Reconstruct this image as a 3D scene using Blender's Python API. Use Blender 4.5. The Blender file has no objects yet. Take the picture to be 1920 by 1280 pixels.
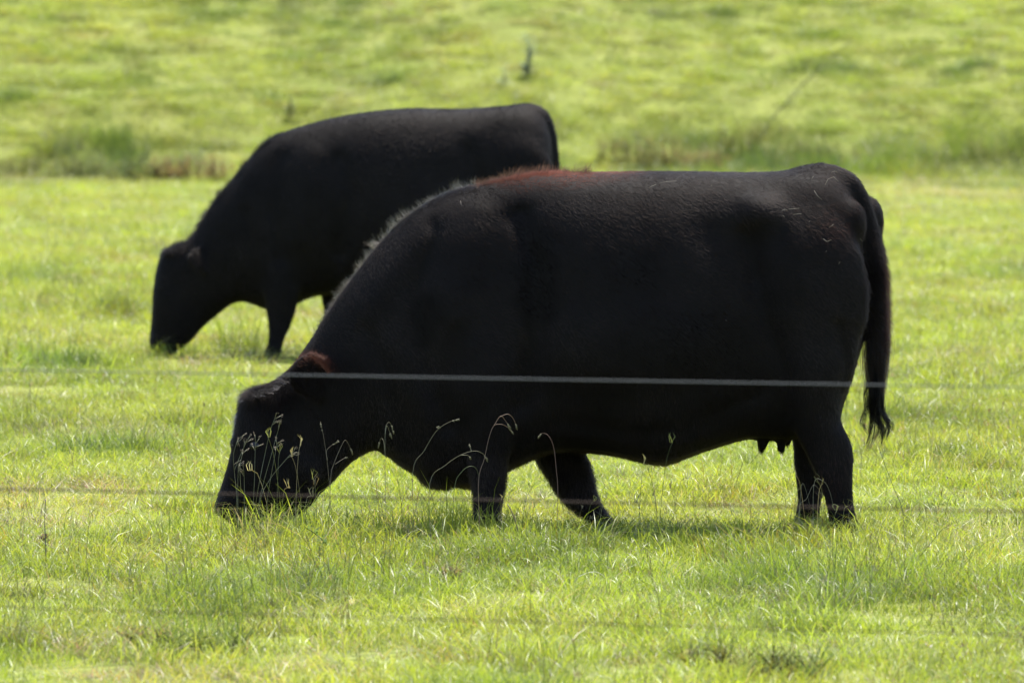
import bpy, math, numpy as np
from mathutils import Vector, Matrix
from mathutils.bvhtree import BVHTree

# ------------------------------------------------------------------ camera, sky, sun, exposure
S = bpy.context.scene
C = S.collection
CAM_H = 2.09                      # camera height above the pasture (m)
F_PX = 14670.0                    # focal length in photograph pixels (1920 wide)
PITCH = math.atan(670.0 / F_PX)   # looking slightly down
SUN_ELEV, SUN_AZ = 68.0, 20.0     # degrees; azimuth measured from straight behind the cows towards the right

cam_d = bpy.data.cameras.new('camera'); cam = bpy.data.objects.new('camera', cam_d); C.objects.link(cam)
cam.location = (0, 0, CAM_H); cam.rotation_euler = (math.pi / 2 - PITCH, 0, 0)
cam_d.sensor_width = 36.0; cam_d.lens = F_PX * 36.0 / 1920.0
cam_d.clip_start = 0.5; cam_d.clip_end = 2000
cam_d.dof.use_dof = True; cam_d.dof.focus_distance = 29.6; cam_d.dof.aperture_fstop = 6.6
S.camera = cam

world = bpy.data.worlds.new('World'); S.world = world; world.use_nodes = True
nt = world.node_tree; bg = nt.nodes['Background']
sky = nt.nodes.new('ShaderNodeTexSky'); sky.sky_type = 'NISHITA'; sky.sun_disc = False
sky.sun_elevation = math.radians(SUN_ELEV); sky.sun_rotation = math.radians(SUN_AZ)
nt.links.new(sky.outputs[0], bg.inputs[0]); bg.inputs[1].default_value = 0.15

sun_d = bpy.data.lights.new('sun', 'SUN'); sun_d.energy = 4.2; sun_d.angle = math.radians(2.5); sun_d.color = (1.0, 0.95, 0.86)
sun = bpy.data.objects.new('sun', sun_d); C.objects.link(sun)
se, sa = math.radians(SUN_ELEV), math.radians(SUN_AZ)
to_sun = Vector((math.sin(sa) * math.cos(se), math.cos(sa) * math.cos(se), math.sin(se)))
sun.rotation_euler = to_sun.to_track_quat('Z', 'Y').to_euler()
sun.location = to_sun * 60

S.view_settings.view_transform = 'Standard'; S.view_settings.look = 'None'
S.view_settings.exposure = 1.69; S.view_settings.gamma = 1.0; S.view_settings.use_curve_mapping = False
S.render.engine = 'CYCLES'
S.cycles.use_denoising = True
S.cycles.max_bounces = 6; S.cycles.diffuse_bounces = 3; S.cycles.glossy_bounces = 2
S.cycles.transmission_bounces = 4; S.cycles.transparent_max_bounces = 4

rng = np.random.default_rng(11)
SINP, COSP = math.sin(PITCH), math.cos(PITCH)

# ------------------------------------------------------------------ geometry of the view
def ray(px, py):
    x = (px - 960) / F_PX; v = -(py - 640) / F_PX
    return np.array([x, COSP + v * SINP, -SINP + v * COSP])
def at(px, py, Y):                 # world point seen at a photograph pixel at distance Y
    r = ray(px, py); return np.array([0, 0, CAM_H]) + r * (Y / r[1])
def project(P):                    # world points (n,3) -> photograph pixels
    d = P - np.array([0, 0, CAM_H]); zc = d[:, 1] * COSP - d[:, 2] * SINP; yc = d[:, 1] * SINP + d[:, 2] * COSP
    return 960 + F_PX * d[:, 0] / zc, 640 - F_PX * yc / zc
def on_plain(px, py):              # where a pixel meets the flat pasture
    r = ray(px, py); t = -CAM_H / r[2]; return r[0] * t, r[1] * t

# ------------------------------------------------------------------ noise
def _hash(i, j, seed):
    h = (i.astype(np.int64) * 374761393 + j.astype(np.int64) * 668265263 + seed * 1442695041) & 0xffffffff
    h = ((h ^ (h >> 13)) * 1274126177) & 0xffffffff
    h = h ^ (h >> 16)
    return (h & 0xffff) / 65535.0
def vnoise(x, y, seed=0):
    x = np.asarray(x, float); y = np.asarray(y, float)
    i = np.floor(x); j = np.floor(y); u = x - i; v = y - j
    u = u * u * (3 - 2 * u); v = v * v * (3 - 2 * v); i = i.astype(np.int64); j = j.astype(np.int64)
    a = _hash(i, j, seed); b = _hash(i + 1, j, seed); c = _hash(i, j + 1, seed); d = _hash(i + 1, j + 1, seed)
    return (a * (1 - u) + b * u) * (1 - v) + (c * (1 - u) + d * u) * v
def fbm(x, y, seed=0, octaves=4):
    t = 0; amp = 0.5; n = 0
    for k in range(octaves):
        t = t + amp * vnoise(np.asarray(x) * 2 ** k, np.asarray(y) * 2 ** k, seed + 17 * k); n += amp; amp *= 0.5
    return t / n
def catmull(A, m):
    A = np.asarray(A, float); out = []
    for i in range(len(A) - 1):
        p0, p1, p2, p3 = A[max(i - 1, 0)], A[i], A[i + 1], A[min(i + 2, len(A) - 1)]
        for k in range(m):
            t = k / m
            out.append(0.5 * (2 * p1 + (p2 - p0) * t + (2 * p0 - 5 * p1 + 4 * p2 - p3) * t * t + (3 * p1 - p0 - 3 * p2 + p3) * t ** 3))
    out.append(A[-1]); return np.array(out)
def sstep(a, b, x):
    t = np.clip((np.asarray(x, float) - a) / (b - a), 0, 1); return t * t * (3 - 2 * t)

# ------------------------------------------------------------------ terrain: flat pasture, a low worn bank, a hill behind
def bank_line(x):
    return 84.6 + 5.5 * (fbm(np.asarray(x) * 0.22 + 5, np.asarray(x) * 0 + 3.3, 5, 3) - 0.5)
def terrain(x, y):
    x = np.asarray(x, float); y = np.asarray(y, float)
    yb = bank_line(x)
    step_h = 0.28 + 0.16 * (fbm(x * 0.5 + 9, y * 0 + 1.7, 8, 2) - 0.5)
    z = 0.05 * sstep(-6, 0, y - yb) + step_h * sstep(-0.3, 1.3, y - yb)
    t = np.maximum(y - yb - 0.6, 0)
    z = z + 0.235 * t * sstep(0, 2.0, t) - 0.00028 * np.minimum(t, 250) ** 2
    near = 1 - 0.6 * sstep(60, 95, y) * 0
    z = z + 0.085 * (fbm(x * 0.9, y * 0.5, 21, 3) - 0.5) * near
    z = z + sstep(86, 90, y) * 0.09 * (fbm(x * 0.9, y * 0.4, 31, 3) - 0.5)
    return z
def gz(x, y): return float(terrain(np.array([x]), np.array([y]))[0])

# ------------------------------------------------------------------ materials
def material(name):
    m = bpy.data.materials.new(name); m.use_nodes = True; n = m.node_tree; n.nodes.clear()
    out = n.nodes.new('ShaderNodeOutputMaterial'); return m, n, out
def N(n, t, **kw):
    x = n.nodes.new(t)
    for k, v in kw.items(): setattr(x, k, v)
    return x
def leaf_material(name, col, trans=1.5, rough=0.38, mix=0.5, use_tint=False, spec=0.4):
    """Thin leaf: reflects, lets sunlight through, slightly glossy. col None: per-leaf colour attribute."""
    m, n, out = material(name); L = n.links.new
    if col is None:
        a = N(n, 'ShaderNodeAttribute', attribute_name='leaf_colour'); c = a.outputs['Color']
    else:
        geo = N(n, 'ShaderNodeTexNoise'); geo.inputs['Scale'].default_value = 40
        tc = N(n, 'ShaderNodeTexCoord'); L(tc.outputs['Object'], geo.inputs['Vector'])
        r = N(n, 'ShaderNodeMix', data_type='RGBA'); L(geo.outputs['Fac'], r.inputs['Factor'])
        r.inputs[6].default_value = (*[v * 0.7 for v in col], 1); r.inputs[7].default_value = (*[v * 1.3 for v in col], 1)
        c = r.outputs[2]
    if use_tint:
        a2 = N(n, 'ShaderNodeAttribute', attribute_name='tint', attribute_type='INSTANCER')
        mu = N(n, 'ShaderNodeMix', data_type='RGBA', blend_type='MULTIPLY'); mu.inputs['Factor'].default_value = 1
        L(c, mu.inputs[6]); L(a2.outputs['Color'], mu.inputs[7]); c = mu.outputs[2]
    p = N(n, 'ShaderNodeBsdfPrincipled'); L(c, p.inputs['Base Color']); p.inputs['Roughness'].default_value = rough
    p.inputs['Specular IOR Level'].default_value = spec
    t = N(n, 'ShaderNodeBsdfTranslucent')
    g = N(n, 'ShaderNodeMix', data_type='RGBA', blend_type='MULTIPLY'); g.inputs['Factor'].default_value = 1
    L(c, g.inputs[6]); g.inputs[7].default_value = (trans * 1.03, trans, trans * 0.62, 1); L(g.outputs[2], t.inputs['Color'])
    mx = N(n, 'ShaderNodeMixShader'); mx.inputs[0].default_value = mix
    L(p.outputs[0], mx.inputs[1]); L(t.outputs[0], mx.inputs[2]); L(mx.outputs[0], out.inputs[0])
    return m
def plain_material(name, col, rough=0.7, metal=0.0, vary=0.3, scale=30.0, spec=0.3):
    m, n, out = material(name); L = n.links.new
    tx = N(n, 'ShaderNodeTexNoise'); tx.inputs['Scale'].default_value = scale; tx.inputs['Detail'].default_value = 5
    tc = N(n, 'ShaderNodeTexCoord'); L(tc.outputs['Object'], tx.inputs['Vector'])
    r = N(n, 'ShaderNodeMix', data_type='RGBA'); L(tx.outputs['Fac'], r.inputs['Factor'])
    r.inputs[6].default_value = (*[v * (1 - vary) for v in col], 1); r.inputs[7].default_value = (*[v * (1 + vary) for v in col], 1)
    p = N(n, 'ShaderNodeBsdfPrincipled'); L(r.outputs[2], p.inputs['Base Color'])
    p.inputs['Roughness'].default_value = rough; p.inputs['Metallic'].default_value = metal; p.inputs['Specular IOR Level'].default_value = spec
    L(p.outputs[0], out.inputs[0]); return m

M_GRASS = leaf_material('grass_blades', None, trans=1.55, rough=0.38, mix=0.50, use_tint=True, spec=0.24)
M_STALK = leaf_material('grass_stalks', None, trans=1.2, rough=0.5, mix=0.3)
M_WEED = leaf_material('weed_leaves', None, trans=1.3, rough=0.75, mix=0.5, spec=0.04)

def ground_material():
    m, n, out = material('thatch_and_soil'); L = n.links.new
    tc = N(n, 'ShaderNodeTexCoord')
    a = N(n, 'ShaderNodeTexNoise'); a.inputs['Scale'].default_value = 0.6; a.inputs['Detail'].default_value = 6
    b = N(n, 'ShaderNodeTexNoise'); b.inputs['Scale'].default_value = 14; b.inputs['Detail'].default_value = 8
    L(tc.outputs['Object'], a.inputs['Vector']); L(tc.outputs['Object'], b.inputs['Vector'])
    r1 = N(n, 'ShaderNodeValToRGB'); r1.color_ramp.elements[0].position = 0.35; r1.color_ramp.elements[1].position = 0.65
    r1.color_ramp.elements[0].color = (0.13, 0.165, 0.035, 1); r1.color_ramp.elements[1].color = (0.17, 0.195, 0.05, 1)
    r2 = N(n, 'ShaderNodeValToRGB'); r2.color_ramp.elements[0].position = 0.35; r2.color_ramp.elements[1].position = 0.7
    r2.color_ramp.elements[0].color = (0.6, 0.57, 0.5, 1); r2.color_ramp.elements[1].color = (1.2, 1.1, 1.0, 1)
    L(a.outputs['Fac'], r1.inputs[0]); L(b.outputs['Fac'], r2.inputs[0])
    mu = N(n, 'ShaderNodeMix', data_type='RGBA', blend_type='MULTIPLY'); mu.inputs['Factor'].default_value = 1
    L(r1.outputs[0], mu.inputs[6]); L(r2.outputs[0], mu.inputs[7])
    p = N(n, 'ShaderNodeBsdfPrincipled'); L(mu.outputs[2], p.inputs['Base Color']); p.inputs['Roughness'].default_value = 0.95
    p.inputs['Specular IOR Level'].default_value = 0.1
    bp = N(n, 'ShaderNodeBump'); bp.inputs['Strength'].default_value = 0.8; bp.inputs['Distance'].default_value = 0.03
    L(b.outputs['Fac'], bp.inputs['Height']); L(bp.outputs[0], p.inputs['Normal']); L(p.outputs[0], out.inputs[0])
    return m
M_GROUND = ground_material()

# ------------------------------------------------------------------ object helpers
def mesh_object(name, verts, faces, mat, parent=None, smooth=True, link=True):
    me = bpy.data.meshes.new(name); me.from_pydata([tuple(v) for v in verts], [], [tuple(f) for f in faces]); me.update()
    if mat: me.materials.append(mat)
    if smooth: me.polygons.foreach_set('use_smooth', [True] * len(me.polygons))
    o = bpy.data.objects.new(name, me)
    if link: C.objects.link(o)
    if parent: o.parent = parent
    return o
def tag(o, label=None, cat=None, group=None, kind=None):
    if label: o['label'] = label
    if cat: o['category'] = cat
    if group: o['group'] = group
    if kind: o['kind'] = kind
    return o
def empty(name, loc):
    e = bpy.data.objects.new(name, None); C.objects.link(e); e.location = loc; e.empty_display_size = 0.2; return e
def adopt(child, parent):          # parent without moving (parents are unrotated Empties)
    child.parent = parent; child.location = Vector(child.location) - Vector(parent.location)
class Build:
    """collects ribbons and tubes, one colour per piece, into one mesh"""
    def __init__(s): s.v = []; s.f = []; s.c = []
    def tube(s, pts, r0, r1, col, sides=5):
        pts = [np.asarray(p, float) for p in pts]; n = len(pts); b = len(s.v)
        for i, p in enumerate(pts):
            t = pts[min(i + 1, n - 1)] - pts[max(i - 1, 0)]; t = t / (np.linalg.norm(t) + 1e-9)
            a = np.cross(t, [0.3, 1, 0.1]); a /= np.linalg.norm(a) + 1e-9; c = np.cross(t, a); r = r0 + (r1 - r0) * i / (n - 1)
            for k in range(sides):
                an = 2 * math.pi * k / sides; s.v.append(p + r * (math.cos(an) * a + math.sin(an) * c)); s.c.append(col)
        for i in range(n - 1):
            for k in range(sides):
                s.f.append((b + i * sides + k, b + i * sides + (k + 1) % sides, b + (i + 1) * sides + (k + 1) % sides, b + (i + 1) * sides + k))
        s.f.append(tuple(b + k for k in reversed(range(sides)))); s.f.append(tuple(b + (n - 1) * sides + k for k in range(sides)))
    def ribbon(s, pts, widths, col, side):
        b = len(s.v); n = len(pts); side = np.asarray(side, float)
        for i, p in enumerate(pts):
            if i == n - 1: s.v.append(np.asarray(p)); s.c.append(col)
            else:
                s.v.append(p - side * widths[i] / 2); s.v.append(p + side * widths[i] / 2); s.c += [col, col]
        for i in range(n - 2): s.f.append((b + 2 * i, b + 2 * i + 1, b + 2 * i + 3, b + 2 * i + 2))
        s.f.append((b + 2 * (n - 2), b + 2 * (n - 2) + 1, b + 2 * (n - 1)))
    def make(s, name, mat, parent=None, origin=(0, 0, 0), link=True, smooth=True):
        o = mesh_object(name, [np.asarray(v) - np.asarray(origin) for v in s.v], s.f, mat, None, smooth, link)
        ca = o.data.color_attributes.new('leaf_colour', 'FLOAT_COLOR', 'POINT')
        ca.data.foreach_set('color', np.array([(*c, 1) for c in s.c], dtype=np.float32).ravel())
        if parent: o.parent = parent; o.location = (0, 0, 0)
        else: o.location = origin
        return o

# ------------------------------------------------------------------ the ground, one sheet from behind the camera to beyond the hill
xs = np.concatenate([np.linspace(-320, -16, 30)[:-1], np.arange(-16, 16.01, 0.2), np.linspace(16, 320, 30)[1:]])
ys = np.concatenate([np.linspace(-60, 14, 16)[:-1], np.arange(14, 80, 0.5), np.arange(80, 100, 0.14), np.arange(100, 140, 0.6), np.linspace(140, 620, 40)])
GX, GY = np.meshgrid(xs, ys); GZ = terrain(GX, GY)
nx, ny = len(xs), len(ys)
idx = np.arange(nx * ny).reshape(ny, nx)
quads = np.stack([idx[:-1, :-1], idx[:-1, 1:], idx[1:, 1:], idx[1:, :-1]], -1).reshape(-1, 4)
me = bpy.data.meshes.new('ground')
me.from_pydata(np.stack([GX, GY, GZ], -1).reshape(-1, 3).tolist(), [], quads.tolist()); me.materials.append(M_GROUND)
me.polygons.foreach_set('use_smooth', [True] * len(me.polygons))
ground = bpy.data.objects.new('ground', me); C.objects.link(ground); tag(ground, kind='structure')

# ------------------------------------------------------------------ grass
GREENS = np.array([(0.166, 0.205, 0.020), (0.178, 0.212, 0.022), (0.154, 0.196, 0.019), (0.198, 0.217, 0.034), (0.140, 0.182, 0.021), (0.166, 0.206, 0.036)])
STRAWS = np.array([(0.26, 0.22, 0.10), (0.21, 0.17, 0.08), (0.30, 0.27, 0.15), (0.15, 0.10, 0.05)])
def grass_clump(name, n, radius, hmin, hmax, straw, seed, width=(0.0018, 0.0038), lean=1.05):
    r = np.random.default_rng(seed); B = Build()
    for i in range(n):
        rr = radius * math.sqrt(r.random()) ; a = r.random() * 2 * math.pi
        base = np.array([rr * math.cos(a), rr * math.sin(a), -0.012])
        dead = r.random() < straw
        h = (hmin + (hmax - hmin) * r.random() ** 1.5) * (0.75 if dead else 1.0)
        la = r.random() * 2 * math.pi; ld = np.array([math.cos(la), math.sin(la), 0]); k = lean * (0.25 + r.random()) * (1.7 if dead else 1)
        tw = la + math.pi / 2 + r.normal() * 0.7; side = np.array([math.cos(tw), math.sin(tw), 0.15 * r.normal()])
        w = r.uniform(*width) * (0.7 if dead else 1)
        droop = r.random() ** 2
        pts = [base + ld * h * k * 0.05, base + ld * h * k * 0.28 + np.array([0, 0, h * 0.42]),
               base + ld * h * k * 0.68 + np.array([0, 0, h * (0.80 - 0.05 * droop)]),
               base + ld * h * k * (1.15 + 0.5 * droop) + np.array([0, 0, h * (1.02 - 0.32 * droop)])]
        col = STRAWS[r.integers(len(STRAWS))] if dead else GREENS[r.integers(len(GREENS))] * r.uniform(0.88, 1.12)
        B.ribbon(pts, [w * 0.8, w, w * 0.72], tuple(col), side)
    return B.make(name, M_GRASS, link=False, smooth=True)
turf = bpy.data.collections.new('turf_clumps')          # instance sources, never linked to the scene themselves
SPEC = [('a', 120, .14, .025, .075, .10), ('b', 120, .14, .025, .085, .14), ('c', 110, .13, .03, .09, .08), ('d', 96, .13, .03, .11, .12),
        ('e', 76, .12, .04, .14, .10), ('f', 54, .10, .06, .18, .12), ('g', 96, .13, .025, .09, .5), ('h', 54, .10, .04, .14, .75)]
ZFAR = 60.0
for q, (nm, n, rad, a, b, st) in enumerate(SPEC):
    turf.objects.link(grass_clump('turf_clump_' + nm, n, rad, a, b, st, 100 + q))
def stalk_clump(name, seed):                             # a few thin flowering stems among short blades
    r = np.random.default_rng(seed); B = Build()
    for k in range(5):
        b = np.array([r.normal() * .05, r.normal() * .05, -.01]); h = r.uniform(.10, .21); a = r.random() * 6.28; d = np.array([math.cos(a), math.sin(a), 0]) * h * r.uniform(.1, .6)
        col = tuple(np.array([(.20, .17, .09), (.13, .14, .05), (.10, .08, .045), (.28, .25, .15)][r.integers(4)]))
        pts = [b, b + d * .2 + [0, 0, h * .5], b + d * .55 + [0, 0, h * .85], b + d + [0, 0, h * r.uniform(.85, 1.05)]]
        B.tube(catmull(pts, 2), .0011, .0006, col, 3)
        for q in range(3): B.ribbon([pts[3] - d * .1 * q, pts[3] - d * .1 * q + [r.normal() * .006, r.normal() * .006, .012], pts[3] - d * .1 * q + [r.normal() * .01, r.normal() * .01, .02]], [.002, .003], col, (1, 0, 0))
    return B.make(name, M_GRASS, link=False)
turf.objects.link(stalk_clump('turf_clump_i', 301)); turf.objects.link(stalk_clump('turf_clump_j', 302)); 

# patches in the photograph (px, py, half width px, half depth m): rank dark grass, and dry worn spots
DARK = [(180, 850, 90, .55, .8), (110, 692, 130, .8, .7), (345, 1212, 95, .25, .9), (1350, 1262, 50, .16, 1), (1490, 1268, 60, .15, 1),
        (1230, 1015, 60, .25, .5), (800, 960, 150, .4, .5), (1340, 1050, 40, .3, .4), (1770, 865, 90, .5, .5), (700, 1030, 90, .3, .3),
        (1880, 520, 60, 1.2, .5), (60, 530, 90, 1.5, .5), (1650, 720, 60, 1, .3), (460, 670, 60, .8, .35), (1900, 1100, 60, .3, .5), (225, 590, 40, .9, .6)]
DRY = [(840, 1095, 40, .14, 1), (1330, 1075, 90, .3, .6), (1420, 1140, 120, .35, .55), (60, 1110, 90, .3, .4), (300, 1105, 60, .25, .45), (620, 1140, 110, .3, .5),
       (870, 1150, 120, .3, .55), (1000, 1180, 60, .2, .7), (60, 1250, 70, .2, .7), (600, 1240, 60, .2, .5), (1700, 1050, 120, .4, .35), (80, 640, 120, 1.5, .3),
       (1260, 1000, 110, .2, .6), (1800, 365, 200, 5, .6), (1700, 395, 80, 3, .4), (1730, 1270, 30, .1, 1), (720, 1070, 60, .2, .4)]
def patch(x, y, lst):
    t = np.zeros_like(x)
    for px, py, rx, ry, s in lst:
        cx, cy = on_plain(px, py); r = rx / F_PX * cy
        wob = 0.6 + 0.8 * vnoise(x * 5 + px, y * 4, 77)
        t = np.maximum(t, s * np.clip(1.35 - np.sqrt(((x - cx) / r) ** 2 + ((y - cy) / ry) ** 2) / wob, 0, 1))
    return np.minimum(t * 1.3, 1)
# on the hill: a diagonal worn furrow and dark tussocks, placed by where they stand on the slope
def hill_point(px, py):
    r = ray(px, py); t = 80.0
    while t < 160:
        p = np.array([0, 0, CAM_H]) + r * t
        if p[2] < gz(p[0], p[1]) + 0.02: return p[0], p[1]
        t += 0.05
    return r[0] * 100, r[1] * 100
HILL_DARK = [(1545, 128, 70, .35, .9), (1490, 175, 30, .35, .7), (1455, 210, 26, .35, .6), (1820, 132, 60, .4, .9), (1410, 98, 22, .25, .9), (1070, 112, 40, .3, .7),
             (1150, 110, 30, .4, .5), (1390, 140, 60, .3, .6), (480, 185, 50, .3, .9), (590, 188, 35, .3, .7), (10, 182, 40, .35, .9), (740, 145, 60, .35, .6),
             (230, 110, 50, .5, .45), (390, 30, 50, .4, .4), (820, 60, 50, .4, .5), (130, 30, 60, .5, .5), (1080, 25, 40, .4, .5), (1700, 45, 50, .4, .4),
             (560, 5, 60, .4, .6), (330, 90, 25, .3, .4), (1250, 25, 60, .4, .4), (1350, 28, 50, .3, .4), (1560, 60, 50, .4, .45)]
HILL_DARK = [(*hill_point(a, b), c / F_PX * 90, d, e) for a, b, c, d, e in HILL_DARK]

def scatter(n, x0f, y0, y1, seed):
    r = np.random.default_rng(seed)
    wmax = x0f(y1); y = r.uniform(y0, y1, n * 3); x = r.uniform(-wmax, wmax, n * 3)
    k = np.abs(x) < x0f(y); return x[k], y[k]
px_, py_ = [], []
def zone(y0, y1, half, dens, seed):
    area = 0.0
    ysamp = np.linspace(y0, y1, 50); area = float(np.mean(2 * half(ysamp)) * (y1 - y0)); n = int(area * dens)
    r = np.random.default_rng(seed); X = []; Y = []
    while len(X) < n:
        y = r.uniform(y0, y1, n); x = r.uniform(-1, 1, n) * half(y1) if half(y1) > half(y0) else r.uniform(-1, 1, n) * half(y0)
        k = np.abs(x) < half(y); X += list(x[k]); Y += list(y[k])
    return np.array(X[:n]), np.array(Y[:n])
ZONES = [(17.5, 23, lambda y: 0.068 * y + 1.6, 34, 1, 1.0), (23, 40, lambda y: 0.067 * y + 1.6, 58, 2, 1.0), (40, 60, lambda y: 0.068 * y + 1.7, 34, 3, 1.2),
         (60, 83.5, lambda y: 0.07 * y + 2, 20, 4, 1.5), (83.5, 99, lambda y: 0.072 * y + 2.5, 30, 5, 1.5), (99, 125, lambda y: 0.09 * y + 2, 7, 6, 2.2)]
AX, AY, AS = [], [], []
for y0, y1, half, dens, seed, sc in ZONES:
    x, y = zone(y0, y1, half, dens, seed); AX.append(x); AY.append(y); AS.append(np.full(len(x), sc))
GXp = np.concatenate(AX); GYp = np.concatenate(AY); GSp = np.concatenate(AS); n = len(GXp)
GYn = np.where(GYp > 84, 84 + (GYp - 84) * 0.7, GYp)          # on the slope the patches run uphill
big = fbm(GXp * 0.55, GYp * 0.30, 41, 4); small = fbm(GXp * 2.6, GYp * 1.6, 42, 3); dryn = fbm(GXp * 1.1 + 40, GYp * 0.55, 43, 4)
dark = patch(GXp, GYp, DARK); dry = patch(GXp, GYp, DRY)
for cx, cy, rx, ry, s in HILL_DARK:
    d = np.sqrt(((GXp - cx) / rx) ** 2 + ((GYp - cy) / ry) ** 2); dark = np.maximum(dark, s * np.clip(1.4 - d, 0, 1))
gone_y = GYp - bank_line(GXp)
rag = fbm(GXp * 1.1, GYp * 0.35, 57, 4)
on_bank = np.where(gone_y > 0.3, np.exp(-((gone_y - 0.3) / 1.5) ** 2), np.exp(-((gone_y - 0.3) / 2.6) ** 2)) * sstep(0.30, 0.55, rag)
on_bank = np.clip(on_bank * 1.15, 0, 1) * np.where(GXp > 3.6, 0.75, 1.0)
dry = np.maximum(dry, np.clip((dryn - 0.58) * 4.5, 0, 0.75)); dry = np.maximum(dry, on_bank * np.clip((fbm(GXp * 1.3, GYp * 0.6 + 2, 50, 3) - 0.38) * 3.0, 0, 0.9))
dark = np.maximum(dark, np.clip((big - 0.60) * 4, 0, 0.7)); dark = np.maximum(dark, 0.9 * on_bank)
keep = ~((rng.random(n) < 0.35 * dry) )
hgt = np.clip(0.30 + 1.4 * fbm(GXp * 3.4, GYn * 2.2, 47, 3), 0.5, 1.7)
hgt = np.where(GYp > 86, 0.75 + 0.35 * (hgt - 0.75) + rng.uniform(-0.15, 0.45, n), hgt) * (1 + 0.75 * dark) * (1 - 0.30 * dry)
tall = patch(GXp, GYp, [(450, 1003, 90, .3, 1.0), (560, 1003, 80, .3, 1.0), (760, 990, 130, .3, .7), (915, 1004, 60, .3, 1.0), (1110, 1008, 70, .25, .5), (1280, 1020, 110, .3, .5), (1550, 1020, 70, .2, .35), (310, 672, 50, .5, .5)])
hgt = hgt * (1 + 1.05 * tall) * (1 + 1.7 * on_bank * sstep(0.4, 0.7, fbm(GXp * 2.5, GYp * 1.2, 58, 3)))
ci = rng.choice(10, n, p=[.20, .20, .19, .15, .07, .025, .085, .03, .025, .025])
ci = np.where((dry > 0.35) & (rng.random(n) < dry * 0.75), rng.choice([6, 7, 6], n), ci)
ci = np.where((dark > 0.35) & (rng.random(n) < dark * 0.6), rng.choice([4, 5, 4], n), ci)
ci = np.where((tall > 0.3) & (rng.random(n) < 0.16), rng.choice([8, 9], n), ci)
tint = np.ones((n, 4), np.float32)
g = (0.76 + 0.48 * fbm(GXp * 2.2, GYn * 1.3, 44, 4))[:, None] * np.ones((n, 3))
yel = (fbm(GXp * 1.1 + 7, GYn * 0.6, 45, 4) - 0.5)[:, None]
g = g * (1 + yel * np.array([0.42, 0.16, 0.2]))
g = g * (1 - dark[:, None] * np.array([0.66, 0.52, 0.38])) * (1 + dry[:, None] * np.array([0.06, -0.10, 0.55]))
band = 1 + 0.34 * (fbm(GXp * 0.45 + 3, GYp * 1.0, 46, 3) - 0.5) * (1 - 0.8 * sstep(82, 88, GYp))
speck = np.where(rng.random(n) < 0.08, rng.uniform(0.45, 0.75, n), 1.0)
brown = (rng.random(n) < 0.06)[:, None]
g = np.where(brown, g * np.array([0.85, 0.62, 0.9]), g)
tuft = sstep(0.60, 0.72, fbm(GXp * 3.0, GYp * 1.1, 48, 2)) * sstep(85, 88, GYp)          # darker tussocks dotted over the slope
g = g * (1 - tuft[:, None] * np.array([0.36, 0.26, 0.30])) * np.where(GYp > 86, rng.uniform(0.75, 1.25, n), 1.0)[:, None]
tint[:, :3] = g * rng.uniform(0.86, 1.14, (n, 1)) * (band * speck)[:, None] * 1.03
P = np.stack([GXp, GYp, terrain(GXp, GYp)], -1)
sx = GSp * rng.uniform(0.85, 1.2, n); sz = 0.86 * np.where(GSp > 1.3, 1.12, GSp) * hgt * rng.uniform(0.85, 1.15, n)
P, sx, sz, ci, tint = P[keep], sx[keep], sz[keep], ci[keep], tint[keep]; n = len(P)
gm = bpy.data.meshes.new('pasture_grass'); gm.vertices.add(n); gm.vertices.foreach_set('co', P.astype(np.float32).ravel())
def attr(me, name, typ, arr, key):
    a = me.attributes.new(name, typ, 'POINT'); a.data.foreach_set(key, np.ascontiguousarray(arr).ravel())
attr(gm, 'turn', 'FLOAT_VECTOR', np.stack([rng.normal(0, .07, n), rng.normal(0, .07, n), rng.uniform(0, 6.283, n)], -1).astype(np.float32), 'vector')
attr(gm, 'size', 'FLOAT_VECTOR', np.stack([sx, sx, sz], -1).astype(np.float32), 'vector')
attr(gm, 'which', 'INT', ci.astype(np.int32), 'value')
attr(gm, 'tint', 'FLOAT_COLOR', tint, 'color')
gm.update()
grass = bpy.data.objects.new('pasture_grass', gm); C.objects.link(grass)
tag(grass, 'short sunlit yellow-green pasture grass covering the field and hill', 'grass', kind='stuff')
ng = bpy.data.node_groups.new('scatter_turf', 'GeometryNodeTree')
ng.interface.new_socket('Geometry', in_out='INPUT', socket_type='NodeSocketGeometry')
ng.interface.new_socket('Geometry', in_out='OUTPUT', socket_type='NodeSocketGeometry')
gi = ng.nodes.new('NodeGroupInput'); go = ng.nodes.new('NodeGroupOutput')
iop = ng.nodes.new('GeometryNodeInstanceOnPoints'); cinfo = ng.nodes.new('GeometryNodeCollectionInfo')
cinfo.inputs['Collection'].default_value = turf; cinfo.inputs['Separate Children'].default_value = True; cinfo.inputs['Reset Children'].default_value = True
def named(nm, typ):
    a = ng.nodes.new('GeometryNodeInputNamedAttribute'); a.data_type = typ; a.inputs['Name'].default_value = nm
    return [o for o in a.outputs if o.enabled and o.name == 'Attribute'][0]
e2r = ng.nodes.new('FunctionNodeEulerToRotation')
iop.inputs['Pick Instance'].default_value = True
K = ng.links.new
K(gi.outputs[0], iop.inputs['Points']); K(cinfo.outputs[0], iop.inputs['Instance']); K(named('which', 'INT'), iop.inputs['Instance Index'])
K(named('turn', 'FLOAT_VECTOR'), e2r.inputs[0]); K(e2r.outputs[0], iop.inputs['Rotation']); K(named('size', 'FLOAT_VECTOR'), iop.inputs['Scale'])
K(iop.outputs[0], go.inputs[0])
mod = grass.modifiers.new('scatter', 'NODES'); mod.node_group = ng

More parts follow.
